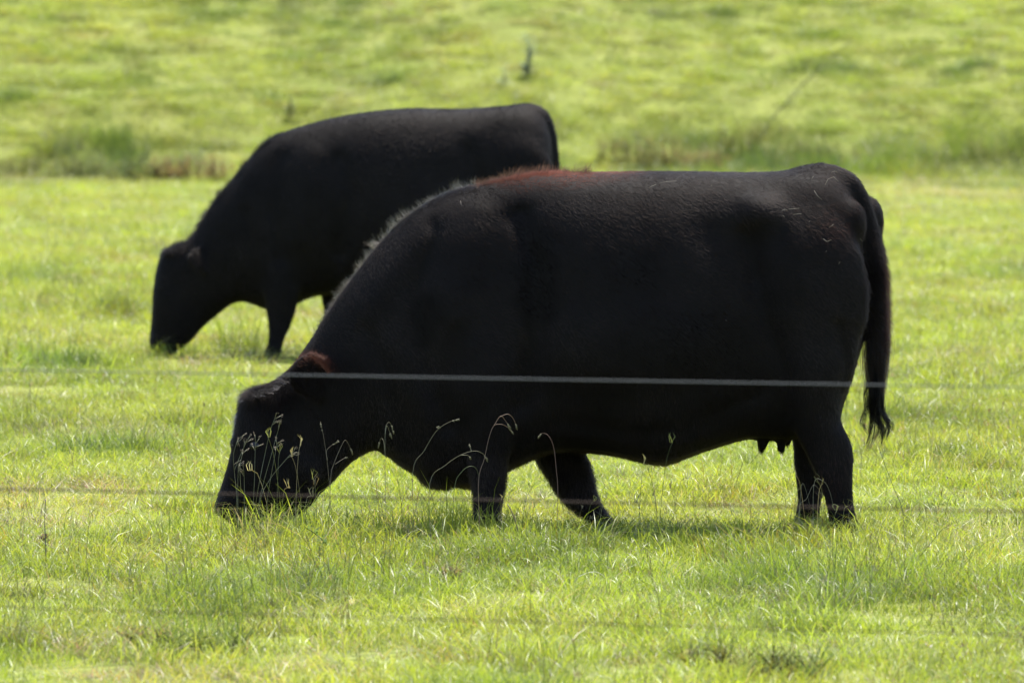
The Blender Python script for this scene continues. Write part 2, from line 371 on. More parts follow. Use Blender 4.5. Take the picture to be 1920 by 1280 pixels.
# ------------------------------------------------------------------ cattle: lofted sections, fused to one skin, covered with hair
def relax(me, origin, soft, it=40):
    """even out the fused trunk: Laplacian smoothing, weighted so that legs, head and tail keep their shape"""
    nv = len(me.vertices); co = np.empty(nv * 3); me.vertices.foreach_get('co', co); co = co.reshape(-1, 3)
    ne = len(me.edges); ed = np.empty(ne * 2, np.int32); me.edges.foreach_get('vertices', ed); ed = ed.reshape(-1, 2)
    px, py = project(co + np.asarray(origin)); w = soft(px, py)[:, None] * 0.6
    deg = np.bincount(ed.ravel(), minlength=nv)[:, None]
    for _ in range(it):
        acc = np.stack([np.bincount(ed[:, 0], co[ed[:, 1], k], nv) + np.bincount(ed[:, 1], co[ed[:, 0], k], nv) for k in range(3)], 1) / np.maximum(deg, 1)
        co = co + (acc - co) * w
    me.vertices.foreach_set('co', co.ravel()); me.update()
def carve(me, origin, Y, relief):
    """shallow grooves and ridges of muscle and fold: (pixel polyline, depth m, width px), on both flanks"""
    if not relief: return
    nv = len(me.vertices); co = np.empty(nv * 3); me.vertices.foreach_get('co', co); co = co.reshape(-1, 3)
    w = co + np.asarray(origin); mid = w.copy(); mid[:, 1] = Y; px, py = project(mid); off = np.zeros(nv)
    wx = px + 14 * (vnoise(px / 45., py / 45., 81) - .5); wy = py + 14 * (vnoise(px / 45., py / 45., 82) - .5)
    for line, depth, width in relief:
        d = np.full(nv, 1e9); L = catmull(np.array(line, float), 4)
        for a, b in zip(L[:-1], L[1:]):
            ab = b - a; t = np.clip(((wx - a[0]) * ab[0] + (wy - a[1]) * ab[1]) / (ab @ ab + 1e-9), 0, 1)
            d = np.minimum(d, np.hypot(wx - a[0] - t * ab[0], wy - a[1] - t * ab[1]))
        off += depth * np.exp(-(d / width) ** 2)
    side = np.clip(co[:, 1] / 0.10, -1, 1)
    co[:, 1] += off * side; me.vertices.foreach_set('co', co.ravel()); me.update()
RELIEF_A = [([(975, 400), (1000, 480), (1006, 560), (1000, 650), (985, 750)], -.030, 22), ([(815, 430), (790, 520), (788, 600), (805, 690), (840, 790)], -.022, 18), ([(690, 620), (730, 710), (755, 800), (770, 860)], -.014, 16),
    ([(1395, 440), (1425, 560), (1455, 680), (1478, 780)], -.026, 22), ([(1572, 600), (1578, 690), (1572, 785)], -.016, 12), ([(1060, 780), (1200, 800), (1330, 780), (1420, 730)], -.012, 20), ([(1330, 430), (1370, 470), (1400, 520)], -.018, 34),
    ([(890, 400), (880, 480), (866, 580)], .016, 30), ([(700, 560), (740, 500), (800, 440)], .012, 26), ([(740, 640), (760, 700), (800, 780)], .010, 24), ([(1412, 385), (1440, 405)], .016, 30), ([(1480, 480), (1500, 600), (1520, 700)], .016, 50),
    ([(900, 640), (930, 700), (920, 780)], .014, 30), ([(1050, 470), (1065, 580), (1085, 690)], .006, 12), ([(1095, 460), (1112, 580), (1135, 700)], .005, 12), ([(1140, 460), (1160, 580), (1185, 700)], .004, 12),
    ([(500, 800), (540, 830), (590, 850)], -.008, 14), ([(470, 860), (500, 910), (530, 940)], -.008, 14)]
RELIEF_B = [([(640, 300), (655, 380), (640, 470)], -.028, 18), ([(530, 300), (520, 380), (530, 480)], -.022, 16), ([(585, 290), (575, 380), (570, 450)], .016, 22), ([(880, 280), (900, 360), (915, 440)], -.024, 18), ([(460, 400), (480, 460), (490, 520)], -.012, 14)]
class Body:
    def __init__(s, Y): s.Y = Y; s.v = []; s.f = []
    def loft(s, secs, m=4, n=24):
        """secs: (ax, ay, bx, by, half width m, y offset m, boxiness p, fullness k); a and b are opposite outline pixels"""
        R = catmull([list(q) + [1.0, 1.0][len(q) - 6:] if len(q) < 8 else q for q in secs], m); b = len(s.v)
        for ax, ay, bx, by, hw, yo, p, k in R:
            A = at(ax, ay, s.Y + yo); Bp = at(bx, by, s.Y + yo)
            for j in range(n):
                th = 2 * math.pi * j / n; u = (1 - math.cos(th)) / 2; q = u ** k
                w = hw * max(4 * q * (1 - q), 0) ** (p / 2) * (1 if math.sin(th) >= 0 else -1)
                s.v.append(A + (Bp - A) * u + np.array([0, w, 0]))
        nr = len(R)
        for i in range(nr - 1):
            for j in range(n):
                s.f.append((b + i * n + j, b + i * n + (j + 1) % n, b + (i + 1) * n + (j + 1) % n, b + (i + 1) * n + j))
        for i, rev in ((0, True), (nr - 1, False)):
            c = np.mean(s.v[b + i * n:b + (i + 1) * n], axis=0); s.v.append(c); ci_ = len(s.v) - 1
            for j in range(n):
                t = (b + i * n + j, b + i * n + (j + 1) % n, ci_); s.f.append(t[::-1] if rev else t)
    def blob(s, px, py, yo, rx, ry, rz, rot=0.0, n=18):
        c = at(px, py, s.Y + yo); b = len(s.v); h = n // 2
        for i in range(h + 1):
            ph = math.pi * i / h
            for j in range(n):
                th = 2 * math.pi * j / n
                x, y, z = rx * math.sin(ph) * math.cos(th), ry * math.sin(ph) * math.sin(th), rz * math.cos(ph)
                s.v.append(c + np.array([x * math.cos(rot) - z * math.sin(rot), y, x * math.sin(rot) + z * math.cos(rot)]))
        for i in range(h):
            for j in range(n): s.f.append((b + i * n + j, b + (i + 1) * n + j, b + (i + 1) * n + (j + 1) % n, b + i * n + (j + 1) % n))
    def tube(s, pts, n=12):
        """pts: (px, py, yo, radius)"""
        R = catmull(pts, 4); b = len(s.v); Q = [at(a, c, s.Y + d) for a, c, d, _ in R]
        for i, p in enumerate(Q):
            t = Q[min(i + 1, len(Q) - 1)] - Q[max(i - 1, 0)]; t = t / np.linalg.norm(t); u = np.array([0, 1.0, 0]); u = u - t * u.dot(t); u /= np.linalg.norm(u); w = np.cross(t, u)
            for j in range(n):
                a = 2 * math.pi * j / n; s.v.append(p + R[i][3] * (math.cos(a) * u + math.sin(a) * w))
        for i in range(len(Q) - 1):
            for j in range(n): s.f.append((b + i * n + j, b + i * n + (j + 1) % n, b + (i + 1) * n + (j + 1) % n, b + (i + 1) * n + j))
        for i, rev in ((0, True), (len(Q) - 1, False)):
            s.v.append(Q[i]); ci_ = len(s.v) - 1
            for j in range(n):
                t = (b + i * n + j, b + i * n + (j + 1) % n, ci_); s.f.append(t[::-1] if rev else t)
    def fuse(s, name, voxel, mat, origin, soft, smooth=4, relief=()):
        v = [np.asarray(p) - np.asarray(origin) for p in s.v]
        o = mesh_object('raw', v, s.f, None)
        import bmesh
        bm = bmesh.new(); bm.from_mesh(o.data); bmesh.ops.recalc_face_normals(bm, faces=bm.faces); bm.to_mesh(o.data); bm.free()
        r = o.modifiers.new('r', 'REMESH'); r.mode = 'VOXEL'; r.voxel_size = voxel; r.use_smooth_shade = True
        sm = o.modifiers.new('s', 'SMOOTH'); sm.factor = 0.5; sm.iterations = smooth
        bpy.context.view_layer.update(); dg = bpy.context.evaluated_depsgraph_get()
        me = bpy.data.meshes.new_from_object(o.evaluated_get(dg)); me.name = name
        relax(me, origin, soft); carve(me, origin, s.Y, relief); me.materials.clear(); me.materials.append(mat); me.polygons.foreach_set('use_smooth', [True] * len(me.polygons))
        bpy.data.objects.remove(o)
        b = bpy.data.objects.new(name, me); C.objects.link(b); return b

def coat_material(name, soft):
    m, n, out = material(name); L = n.links.new
    a = N(n, 'ShaderNodeAttribute', attribute_name='hair_colour')
    h = N(n, 'ShaderNodeBsdfHairPrincipled'); h.parametrization = 'COLOR'
    L(a.outputs['Color'], h.inputs['Color']); h.inputs['Roughness'].default_value = 0.42; h.inputs['IOR'].default_value = 1.2
    for nm, v in (('Radial Roughness', 0.5), ('Random Roughness', 0.2)):
        if nm in h.inputs: h.inputs[nm].default_value = v
    d = N(n, 'ShaderNodeBsdfDiffuse'); L(a.outputs['Color'], d.inputs['Color']); d.inputs['Roughness'].default_value = 0.6
    mx = N(n, 'ShaderNodeMixShader'); mx.inputs[0].default_value = soft
    L(h.outputs[0], mx.inputs[1]); L(d.outputs[0], mx.inputs[2]); L(mx.outputs[0], out.inputs[0]); return m
M_HAIR = coat_material('cattle_long_hair', 0.0); M_COAT = coat_material('cattle_coat', 0.80)
def skin_material():
    m, n, out = material('cattle_skin'); L = n.links.new
    tc = N(n, 'ShaderNodeTexCoord'); tx = N(n, 'ShaderNodeTexNoise'); tx.inputs['Scale'].default_value = 9; tx.inputs['Detail'].default_value = 6
    L(tc.outputs['Object'], tx.inputs['Vector'])
    r = N(n, 'ShaderNodeMix', data_type='RGBA'); L(tx.outputs['Fac'], r.inputs['Factor'])
    r.inputs[6].default_value = (0.0034, 0.0028, 0.0025, 1); r.inputs[7].default_value = (0.0085, 0.0067, 0.0060, 1)
    p = N(n, 'ShaderNodeBsdfPrincipled'); L(r.outputs[2], p.inputs['Base Color']); p.inputs['Roughness'].default_value = 0.7; p.inputs['Specular IOR Level'].default_value = 0.05
    L(p.outputs[0], out.inputs[0]); return m
M_SKIN = skin_material()

def surface_samples(me, n, r):
    nv = len(me.vertices); co = np.empty(nv * 3, np.float32); me.vertices.foreach_get('co', co); co = co.reshape(-1, 3)
    me.calc_loop_triangles(); nt_ = len(me.loop_triangles); tr = np.empty(nt_ * 3, np.int32); me.loop_triangles.foreach_get('vertices', tr); tr = tr.reshape(-1, 3)
    vn = np.empty(nv * 3, np.float32); me.vertices.foreach_get('normal', vn); vn = vn.reshape(-1, 3)
    a, b, c = co[tr[:, 0]], co[tr[:, 1]], co[tr[:, 2]]
    ar = np.linalg.norm(np.cross(b - a, c - a), axis=1); k = r.choice(nt_, n, p=ar / ar.sum())
    u = np.sqrt(r.random(n))[:, None]; v = r.random(n)[:, None]
    w0, w1, w2 = 1 - u, u * (1 - v), u * v
    p = w0 * a[k] + w1 * b[k] + w2 * c[k]; nn = w0 * vn[tr[k, 0]] + w1 * vn[tr[k, 1]] + w2 * vn[tr[k, 2]]
    return p, nn / (np.linalg.norm(nn, axis=1)[:, None] + 1e-9)
def hair_object(name, strands, radius, cols, parent):
    """strands (n, k, 3), radius (n,) at the root, cols (n, 3)"""
    n, k, _ = strands.shape
    hc = bpy.data.hair_curves.new(name); hc.add_curves([k] * n)
    hc.attributes['position'].data.foreach_set('vector', np.ascontiguousarray(strands, np.float32).ravel())
    ra = hc.attributes.new('radius', 'FLOAT', 'POINT') if 'radius' not in hc.attributes else hc.attributes['radius']
    taper = np.linspace(1, 0.25, k); ra.data.foreach_set('value', (radius[:, None] * taper[None, :]).astype(np.float32).ravel())
    ca = hc.attributes.new('hair_colour', 'FLOAT_COLOR', 'CURVE')
    ca.data.foreach_set('color', np.concatenate([cols, np.ones((n, 1))], 1).astype(np.float32).ravel())
    hc.materials.append(M_COAT if name in ('coat', 'tail_switch', 'withers_tuft', 'ear_fringe') else M_HAIR); o = bpy.data.objects.new(name, hc); C.objects.link(o); o.parent = parent; tag(o, kind='stuff'); return o
def norm(a): return a / (np.linalg.norm(a, axis=-1, keepdims=True) + 1e-9)
def grow(p, nn, flow, L, lift, r, k=4, jitter=0.25, droop=0.0):
    n = len(p); t = flow - nn * (flow * nn).sum(1, keepdims=True); t = norm(norm(t) + jitter * r.normal(size=(n, 3)))
    d0 = norm(nn * (lift + 0.22) + t); d1 = norm(nn * lift * 0.6 + t + np.array([0, 0, -droop]))
    s = np.linspace(0, 1, k)[None, :, None]
    return p[:, None, :] - nn[:, None, :] * 0.002 + L[:, None, None] * (d0[:, None, :] * (s - 0.5 * s * s) + d1[:, None, :] * 0.5 * s * s)

def clothe(body, origin, Y, dens, length, red, longhair, name, seed, radius=0.00045, shade=lambda px, py: np.ones_like(px)):
    """coat: short lying hair everywhere, longer standing hair where longhair() says; red() gives the sun-bleached share"""
    r = np.random.default_rng(seed); me = body.data
    p, nn = surface_samples(me, dens, r); w = p + np.asarray(origin); px, py = project(w)
    flow = np.tile(np.array([0.75, 0, -0.65]), (len(p), 1))
    low = sstep(0.75, 0.5, w[:, 2])[:, None]; flow = flow * (1 - low) + np.array([0.1, 0, -1.0]) * low
    swirl = fbm(w[:, 0] * 5, w[:, 2] * 5 + 9, 61, 3) - 0.5
    flow = flow + np.stack([swirl * 0, swirl * 0, swirl * 0.6], 1)
    lg = longhair(px, py, nn)
    L = length * (0.6 + 0.8 * r.random(len(p))) * (1 + lg)
    lift = 0.05 + 0.75 * np.clip(lg, 0, 1.2) + 0.04 * (fbm(w[:, 0] * 9, w[:, 2] * 9, 63, 2) - 0.5)
    st = grow(p, nn, flow, L, lift[:, None], r, jitter=0.17)
    f = red(px, py, nn)[:, None]
    mottle = fbm(w[:, 0] * 4, w[:, 2] * 4, 66, 3)[:, None]
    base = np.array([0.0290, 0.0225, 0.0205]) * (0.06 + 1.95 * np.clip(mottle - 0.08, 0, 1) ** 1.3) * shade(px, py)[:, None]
    col = base * (1 - f) + np.array([0.30, 0.070, 0.034]) * f
    col = col * r.uniform(0.85, 1.18, (len(p), 1))
    return hair_object(name, st, radius * r.uniform(0.7, 1.3, len(p)), col, body)

# ---------------------------------------------------------------- the near cow
YA = 30.0
OA = np.array([at(1050, 985, YA)[0], YA, 0.0])
A = Body(YA)
A.loft([  # (top x, top y, bottom x, bottom y, half width, y offset, p, k)
    (1616, 455, 1618, 580, .07, .0, 1.0, 1.0),
    (1606, 400, 1612, 650, .19, .0, .8, 1.0),
    (1585, 345, 1590, 720, .245, .0, .75, 1.05),
    (1545, 320, 1545, 790, .275, .0, .6, 1.05),
    (1480, 320, 1486, 824, .29, .0, .6, 1.1),
    (1400, 322, 1400, 824, .292, .0, .62, 1.12),
    (1300, 320, 1312, 848, .36, .0, .64, 1.14),
    (1200, 320, 1238, 868, .385, .0, .64, 1.14),
    (1110, 322, 1140, 851, .385, .0, .64, 1.14),
    (1010, 322, 1040, 848, .315, .0, .68, 1.15),
    (940, 333, 960, 876, .285, .0, .85, 1.2),
    (865, 350, 885, 912, .27, .0, .85, 1.15),
    (800, 376, 815, 902, .23, .0, .9, 1.1),
    (738, 421, 752, 872, .19, .0, .95, 1.1),
    (690, 475, 712, 846, .165, .0, 1., 1.1),
    (648, 533, 686, 850, .15, .0, 1., 1.05),
    (612, 590, 655, 870, .14, .0, 1., 1.0),
    (580, 640, 632, 895, .13, .0, 1., 1.0),
    (548, 686, 612, 915, .12, .0, .95, 1.0),
    (507, 718, 600, 926, .115, -.005, .9, .95),
    (462, 737, 590, 940, .115, -.01, .85, .9),
    (444, 775, 570, 958, .12, -.012, .85, .85),
    (438, 820, 545, 972, .12, -.014, .85, .82),
    (430, 862, 520, 980, .10, -.016, .9, .85),
    (417, 905, 500, 985, .085, -.018, .85, .95),
    (405, 940, 480, 990, .088, -.02, .8, 1.),
    (402, 958, 455, 992, .07, -.02, .8, 1.)])
# near hind leg: front outline, rear outline
A.loft([(1400, 470, 1600, 470, .10, -.15), (1415, 590, 1618, 560, .115, -.18), (1440, 700, 1603, 690, .115, -.2), (1474, 775, 1576, 772, .09, -.205), (1497, 825, 1594, 825, .062, -.21),
        (1516, 862, 1601, 856, .05, -.215), (1536, 905, 1599, 898, .042, -.22), (1549, 945, 1600, 942, .040, -.22), (1554, 972, 1606, 972, .050, -.22), (1552, 988, 1609, 988, .054, -.22), (1546, 1012, 1610, 1010, .06, -.22)])
# far hind leg
A.loft([(1420, 560, 1612, 540, .11, .17), (1440, 690, 1606, 680, .11, .19), (1474, 780, 1580, 775, .085, .2), (1486, 828, 1572, 826, .06, .2), (1489, 870, 1566, 862, .05, .2),
        (1494, 910, 1549, 905, .042, .2), (1496, 940, 1540, 938, .04, .2), (1491, 965, 1536, 965, .05, .2), (1488, 996, 1537, 996, .056, .2)])
# near foreleg
A.loft([(820, 520, 970, 500, .07, -.15), (838, 640, 990, 640, .10, -.19), (858, 760, 985, 760, .10, -.19), (872, 830, 965, 830, .085, -.19), (880, 870, 950, 868, .068, -.19), (884, 900, 948, 900, .06, -.19),
        (888, 930, 943, 930, .048, -.19), (889, 955, 937, 955, .045, -.19), (884, 978, 938, 978, .055, -.19), (876, 1004, 938, 1004, .06, -.19)])
# far foreleg, trailing back
A.loft([(930, 650, 1060, 640, .09, .16), (975, 790, 1090, 770, .09, .17), (1001, 855, 1097, 842, .075, .17), (1028, 897, 1110, 885, .06, .17), (1048, 930, 1118, 922, .052, .17),
        (1075, 956, 1127, 945, .045, .17), (1098, 970, 1137, 962, .045, .17), (1116, 984, 1148, 976, .05, .17), (1122, 1000, 1158, 993, .05, .17)])
for sgn in (-1, 1):
    A.blob(880, 625, .165 * sgn, .18, .115, .30, .28)         # shoulder blade
    A.blob(905, 715, .225 * sgn, .13, .085, .18)               # point of the arm
    A.blob(1510, 560, .20 * sgn, .24, .12, .36, -.05)        # thigh
    A.blob(1425, 405, .20 * sgn, .12, .08, .09)              # hook bone
    A.blob(1190, 640, .28 * sgn, .36, .14, .26)              # barrel
A.blob(1625, 415, .13, .065, .08, .10)                       # far pin bone
A.blob(1590, 420, -.12, .07, .08, .10)
A.blob(1440, 790, .0, .10, .12, .075)                        # udder
for px, py, yo in ((1431, 826, -.06), (1466, 828, -.06), (1428, 824, .07), (1478, 815, .07)):
    A.tube([(px, py - 30, yo, .03), (px, py - 5, yo, .022), (px - 1, py + 15, yo, .017), (px, py + 21, yo, .010)])
A.tube([(1490, 332, 0, .045), (1535, 322, 0, .048), (1575, 334, 0, .05), (1602, 368, 0, .05), (1624, 430, 0, .050), (1636, 510, -.01, .050), (1642, 600, -.01, .044), (1644, 670, -.01, .032), (1645, 715, -.01, .014)])   # tail
A.loft([(612, 688, 612, 735, .03, -.09), (606, 668, 606, 748, .028, -.13), (590, 658, 588, 752, .022, -.19), (570, 662, 566, 745, .018, -.235), (550, 678, 548, 728, .014, -.265), (541, 696, 541, 712, .008, -.28)], n=14)    # near ear
A.loft([(585, 680, 600, 720, .03, .10), (572, 678, 588, 722, .028, .15), (562, 690, 574, 720, .02, .2), (556, 700, 562, 714, .01, .22)], n=14)    # far ear
A.blob(562, 858, -.075, .10, .055, .12, .35); A.blob(440, 940, -.07, .055, .04, .05); A.blob(722, 832, 0, .022, .05, .045); A.blob(830, 885, 0, .10, .09, .06)   # cheek, muzzle, dewlap
A.blob(443, 830, -.05, .022, .05, .03); A.blob(470, 822, -.085, .05, .035, .035, .5)                 # brow
A.blob(480, 745, -.02, .06, .09, .03, .3)                    # poll
cowA = A.fuse('cow', 0.013, M_SKIN, OA, lambda px, py: sstep(600, 700, px) * sstep(1610, 1570, px) * sstep(830, 760, py), relief=RELIEF_A)
cowA.location = OA
tag(cowA, 'large black cow grazing nearest, with a rusty streak along its withers', 'cow', 'black cattle grazing in the pasture')

def redA(px, py, nn):
    top = np.interp(px, [880, 950, 1000, 1040, 1100, 1200], [336, 326, 316, 317, 321, 321])
    dep = np.interp(px, [870, 900, 980, 1060, 1150, 1260], [2, 12, 40, 34, 22, 8])
    f = np.clip(1.15 - (py - top) / np.maximum(dep, 1), 0, 1) * sstep(872, 905, px) * sstep(1230, 1060, px)
    f = f * (0.55 + 0.6 * vnoise(px / 22., py / 5., 93))
    ear = np.exp(-((px - 592) / 30) ** 2 - ((py - (662 + ((px - 585) / 30) ** 2 * 12)) / 7) ** 2) * 0.4
    tail = sstep(1648, 1664, px) * sstep(360, 420, py) * sstep(760, 640, py) * 0.2
    pin = 0.05 * np.exp(-((px - 1565) / 40) ** 2 - ((py - 432) / 30) ** 2)
    hock = 0.045 * np.exp(-((px - 1560) / 30) ** 2 - ((py - 890) / 50) ** 2)
    return np.clip(f + ear + tail + pin + hock + 0.006, 0, 1)
def longA(px, py, nn):
    crest = np.interp(px, [560, 612, 648, 690, 738, 800, 865], [670, 590, 533, 475, 421, 376, 350])
    d = np.abs(py - crest)
    f = 0.5 * np.clip(1.2 - d / 14, 0, 1) * sstep(585, 620, px) * sstep(905, 850, px)
    top = np.interp(px, [880, 950, 1000, 1040, 1100], [340, 328, 318, 318, 321])
    f = np.maximum(f, 0.6 * np.clip(1.2 - (py - top) / 12, 0, 1) * sstep(885, 910, px) * sstep(1075, 1030, px))
    poll = 0.9 * np.exp(-((px - 490) / 50) ** 2 - ((py - 738) / 26) ** 2)
    tail = 0.9 * sstep(1608, 1640, px) * sstep(400, 500, py) * sstep(790, 760, py)
    belly = 0.5 * sstep(830, 870, py) * sstep(700, 760, px) * sstep(1480, 1400, px)
    ear = 0.35 * np.exp(-((px - 580) / 50) ** 2 - ((py - 690) / 40) ** 2)
    return f + poll + tail + belly + ear
def shadeA(px, py):                 # shade of hollows around shoulder and neck painted as blacker hair colour; browner-black between
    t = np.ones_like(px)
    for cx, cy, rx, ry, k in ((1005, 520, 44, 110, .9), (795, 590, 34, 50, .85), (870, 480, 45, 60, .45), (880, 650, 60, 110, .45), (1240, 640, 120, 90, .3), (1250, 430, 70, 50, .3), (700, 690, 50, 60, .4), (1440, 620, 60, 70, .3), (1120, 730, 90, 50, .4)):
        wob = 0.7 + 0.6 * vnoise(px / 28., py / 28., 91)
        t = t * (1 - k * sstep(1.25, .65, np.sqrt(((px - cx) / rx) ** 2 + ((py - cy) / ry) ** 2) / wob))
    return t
clothe(cowA, OA, YA, 560000, 0.019, redA, longA, 'coat', 71, .0004, shadeA)

def crest_hair(origin, Y, pts, n, L, flow, cols, name, parent, seed, width=.03, radius=.0004, spread=.5):
    """long standing hair along an outline given in pixels"""
    r = np.random.default_rng(seed); Q = np.array([at(a, b, Y) for a, b in pts]); seg = np.linalg.norm(np.diff(Q, axis=0), axis=1); cum = np.concatenate([[0], np.cumsum(seg)])
    s = r.random(n) * cum[-1]; p = np.stack([np.interp(s, cum, Q[:, i]) for i in range(3)], 1) - np.asarray(origin)
    p[:, 1] += r.normal(0, width, n); p[:, 2] -= 0.012 + np.abs(r.normal(0, .006, n))
    clump = fbm(s * 28, s * 0 + 3, seed, 2)[:, None] - 0.5
    d = norm(np.asarray(flow) + spread * r.normal(size=(n, 3)) * np.array([.6, .8, .6]) + clump * np.array([1.6, 0, .4]))
    LL = L * (0.35 + 0.9 * r.random(n) ** 1.5) * (0.6 + 0.9 * fbm(s * 14, s * 0, seed + 1, 2)); bend = norm(d + np.array([.45, 0, -.25]))
    t = np.linspace(0, 1, 5)[None, :, None]
    st = p[:, None, :] + LL[:, None, None] * (d[:, None, :] * (t - .5 * t * t) + bend[:, None, :] * .5 * t * t)
    ci_ = r.integers(len(cols), size=n); c = np.asarray(cols)[ci_] * r.uniform(.7, 1.3, (n, 1))
    return hair_object(name, st, radius * r.uniform(.7, 1.3, n), c, parent)
GREYB = [(0.009, 0.0068, 0.005), (0.0045, 0.0036, 0.003), (0.015, 0.011, 0.008)]
RUST = [(0.120, 0.032, 0.014), (0.170, 0.055, 0.025), (0.065, 0.018, 0.009)]
BLK = [(0.006, 0.0055, 0.0055), (0.010, 0.0085, 0.008)]
tag(crest_hair(OA, YA, [(590, 625), (612, 590), (648, 533), (690, 475), (738, 421), (800, 376), (865, 350), (900, 341)], 1700, .040, (-.55, 0, .8), GREYB, 'mane', cowA, 5, width=.010, radius=.00026), 'pale sunlit hair along the neck')
tag(crest_hair(OA, YA, [(895, 341), (940, 333), (1010, 322), (1060, 321), (1110, 322)], 3000, .040, (-.25, 0, .9), RUST, 'withers_tuft', cowA, 6, width=.04, radius=.00032), 'rusty red hair standing on the withers')
crest_hair(OA, YA, [(455, 742), (480, 735), (510, 728), (545, 705)], 2000, .050, (-.85, -.1, .35), BLK, 'forelock', cowA, 7, width=.045, radius=.0003)
crest_hair(OA, YA - .19, [(552, 684), (566, 670), (588, 664), (606, 676), (616, 692)], 1500, .034, (.1, -.1, .6), [(0.085, 0.024, 0.013), (0.045, 0.015, 0.009), (0.02, 0.009, 0.007)], 'ear_fringe', cowA, 17, width=.03, radius=.0003)
crest_hair(OA, YA, [(447, 765), (441, 795), (439, 825)], 500, .022, (-.8, 0, -.2), BLK, 'brow_hair', cowA, 18, width=.05, radius=.0003)
# tail switch: long black strands hanging from the tail
def switch(origin, Y, roots, locks, per, name, parent, seed, col, spread=3.0, tipspread=2.0, rad=.0005):
    """hanging hair gathered in locks; each lock follows its own pixel path at the tail's distance"""
    r = np.random.default_rng(seed); st = []
    for li, e in enumerate(locks):
        yo = r.normal() * .018; wob = r.normal(size=len(e)) * 3.0
        for i in range(per):
            a, b = roots[r.integers(len(roots))]; off = r.normal(); yy = Y - .01 + yo + r.normal() * .006
            pts = [at(a + r.normal() * 6, b + r.normal() * 14, Y - .01 + r.normal() * .015)]
            pts += [at(ex + off * spread * (1 - .6 * q / len(e)) + r.normal() * .8 + wob[q], ey + r.normal() * 4, yy) for q, (ex, ey) in enumerate(e)]
            stop = r.uniform(0.84, 1.0); c = catmull(pts, 6); u = np.linspace(0, (len(c) - 1) * stop, 16)
            st.append(np.stack([np.interp(u, np.arange(len(c)), c[:, k]) for k in range(3)], 1) - np.asarray(origin))
    st = np.array(st); n = len(st); c = np.asarray(col)[r.integers(len(col), size=n)] * r.uniform(.7, 1.3, (n, 1))
    return hair_object(name, st, rad * r.uniform(.7, 1.2, n), c, parent)
ENDS = [[(1646, 735), (1649, 770), (1663, 798), (1657, 830)], [(1642, 735), (1638, 775), (1652, 808), (1648, 836)], [(1634, 730), (1632, 775), (1642, 802), (1622, 842)], [(1636, 735), (1636, 775), (1644, 800), (1626, 840)],
        [(1630, 735), (1624, 770), (1622, 798), (1630, 812)], [(1652, 732), (1658, 770), (1668, 795), (1663, 820)], [(1640, 740), (1646, 780), (1656, 806), (1650, 822)], [(1645, 735), (1650, 765), (1664, 785), (1666, 805)], [(1640, 735), (1641, 760), (1642, 775), (1643, 785)]]
switch(OA, YA, [(1640, 640), (1646, 690), (1640, 680)], ENDS + [[(x + 4, y + 3) for x, y in e] for e in ENDS] + [[(x - 4, y - 5) for x, y in e] for e in ENDS], 26, 'tail_switch', cowA, 9, BLK, spread=2.0, rad=.0006)
switch(OA, YA, [(1636, 480), (1642, 540), (1645, 600), (1640, 620)], [[(1650, 660), (1653, 705), (1652, 745)], [(1634, 650), (1630, 700), (1634, 745)], [(1655, 630), (1660, 690), (1656, 745)], [(1646, 650), (1645, 700), (1645, 755)], [(1640, 650), (1637, 700), (1640, 750)]], 260, 'tail_hair', cowA, 10, BLK + [(0.03, 0.012, 0.008)], spread=6)

def eye(body, origin, Y, px, py, rad):
    dg = bpy.context.evaluated_depsgraph_get(); bpy.context.view_layer.update()
    bv = BVHTree.FromObject(body, dg); d = Vector(ray(px, py)).normalized()
    hit = bv.ray_cast(Vector((0, 0, CAM_H)) - Vector(origin), d)
    if hit[0] is None: return
    v, f = [], []; n = 12
    for i in range(7):
        for j in range(n):
            ph, th = math.pi * i / 6, 2 * math.pi * j / n
            v.append((1.25 * rad * math.sin(ph) * math.cos(th), rad * math.sin(ph) * math.sin(th) * .8, rad * math.cos(ph)))
    for i in range(6):
        for j in range(n): f.append((i * n + j, (i + 1) * n + j, (i + 1) * n + (j + 1) % n, i * n + (j + 1) % n))
    o = mesh_object('eye', v, f, M_EYE, body); o.location = Vector(hit[0]) + Vector((0, rad * .35, 0)); return o
M_EYE = plain_material('wet_eye', (0.008, 0.006, 0.005), rough=.35, vary=.2, spec=.3)
eye(cowA, OA, YA, 478, 836, .018)

# bits of straw and dry mud caught in the coat
dgx = bpy.context.evaluated_depsgraph_get(); bpy.context.view_layer.update(); bvA = BVHTree.FromObject(cowA, dgx)
Bm = Build()
def on_coat(px, py):
    h = bvA.ray_cast(Vector((0, 0, CAM_H)) - Vector(OA), Vector(ray(px, py)).normalized()); return None if h[0] is None else np.array(h[0] + h[1] * .016)
STRAWBITS = [[(1462, 398), (1468, 396), (1474, 398)], [(1476, 396), (1498, 395)], [(1486, 406), (1502, 405)], [(1464, 406), (1468, 408)], [(1545, 352), (1550, 342), (1560, 338), (1568, 346)], [(1556, 330), (1562, 327), (1567, 329)],
             [(1521, 342), (1525, 337)], [(1526, 362), (1532, 372), (1540, 379)], [(1541, 450), (1548, 455), (1556, 452)], [(1552, 430), (1560, 424)], [(1570, 496), (1572, 492)], [(866, 382), (867, 388), (869, 391)], [(895, 358), (898, 358)],
             [(1516, 420), (1518, 418)], [(1236, 350), (1250, 347), (1268, 346)], [(1216, 358), (1230, 352)], [(1332, 354), (1334, 353)], [(1546, 474), (1548, 471)], [(1605, 448), (1610, 452)], [(1357, 600), (1359, 601)]]
for b_ in STRAWBITS:
    q = [on_coat(*p) for p in b_]
    if all(x is not None for x in q) and len(q) > 1: Bm.tube(q, .0007, .0005, (.17, .15, .115), 4)
o = Bm.make('straw_flecks', M_STALK, cowA); tag(o, 'pale flecks of straw and dry mud in the coat', kind='stuff')

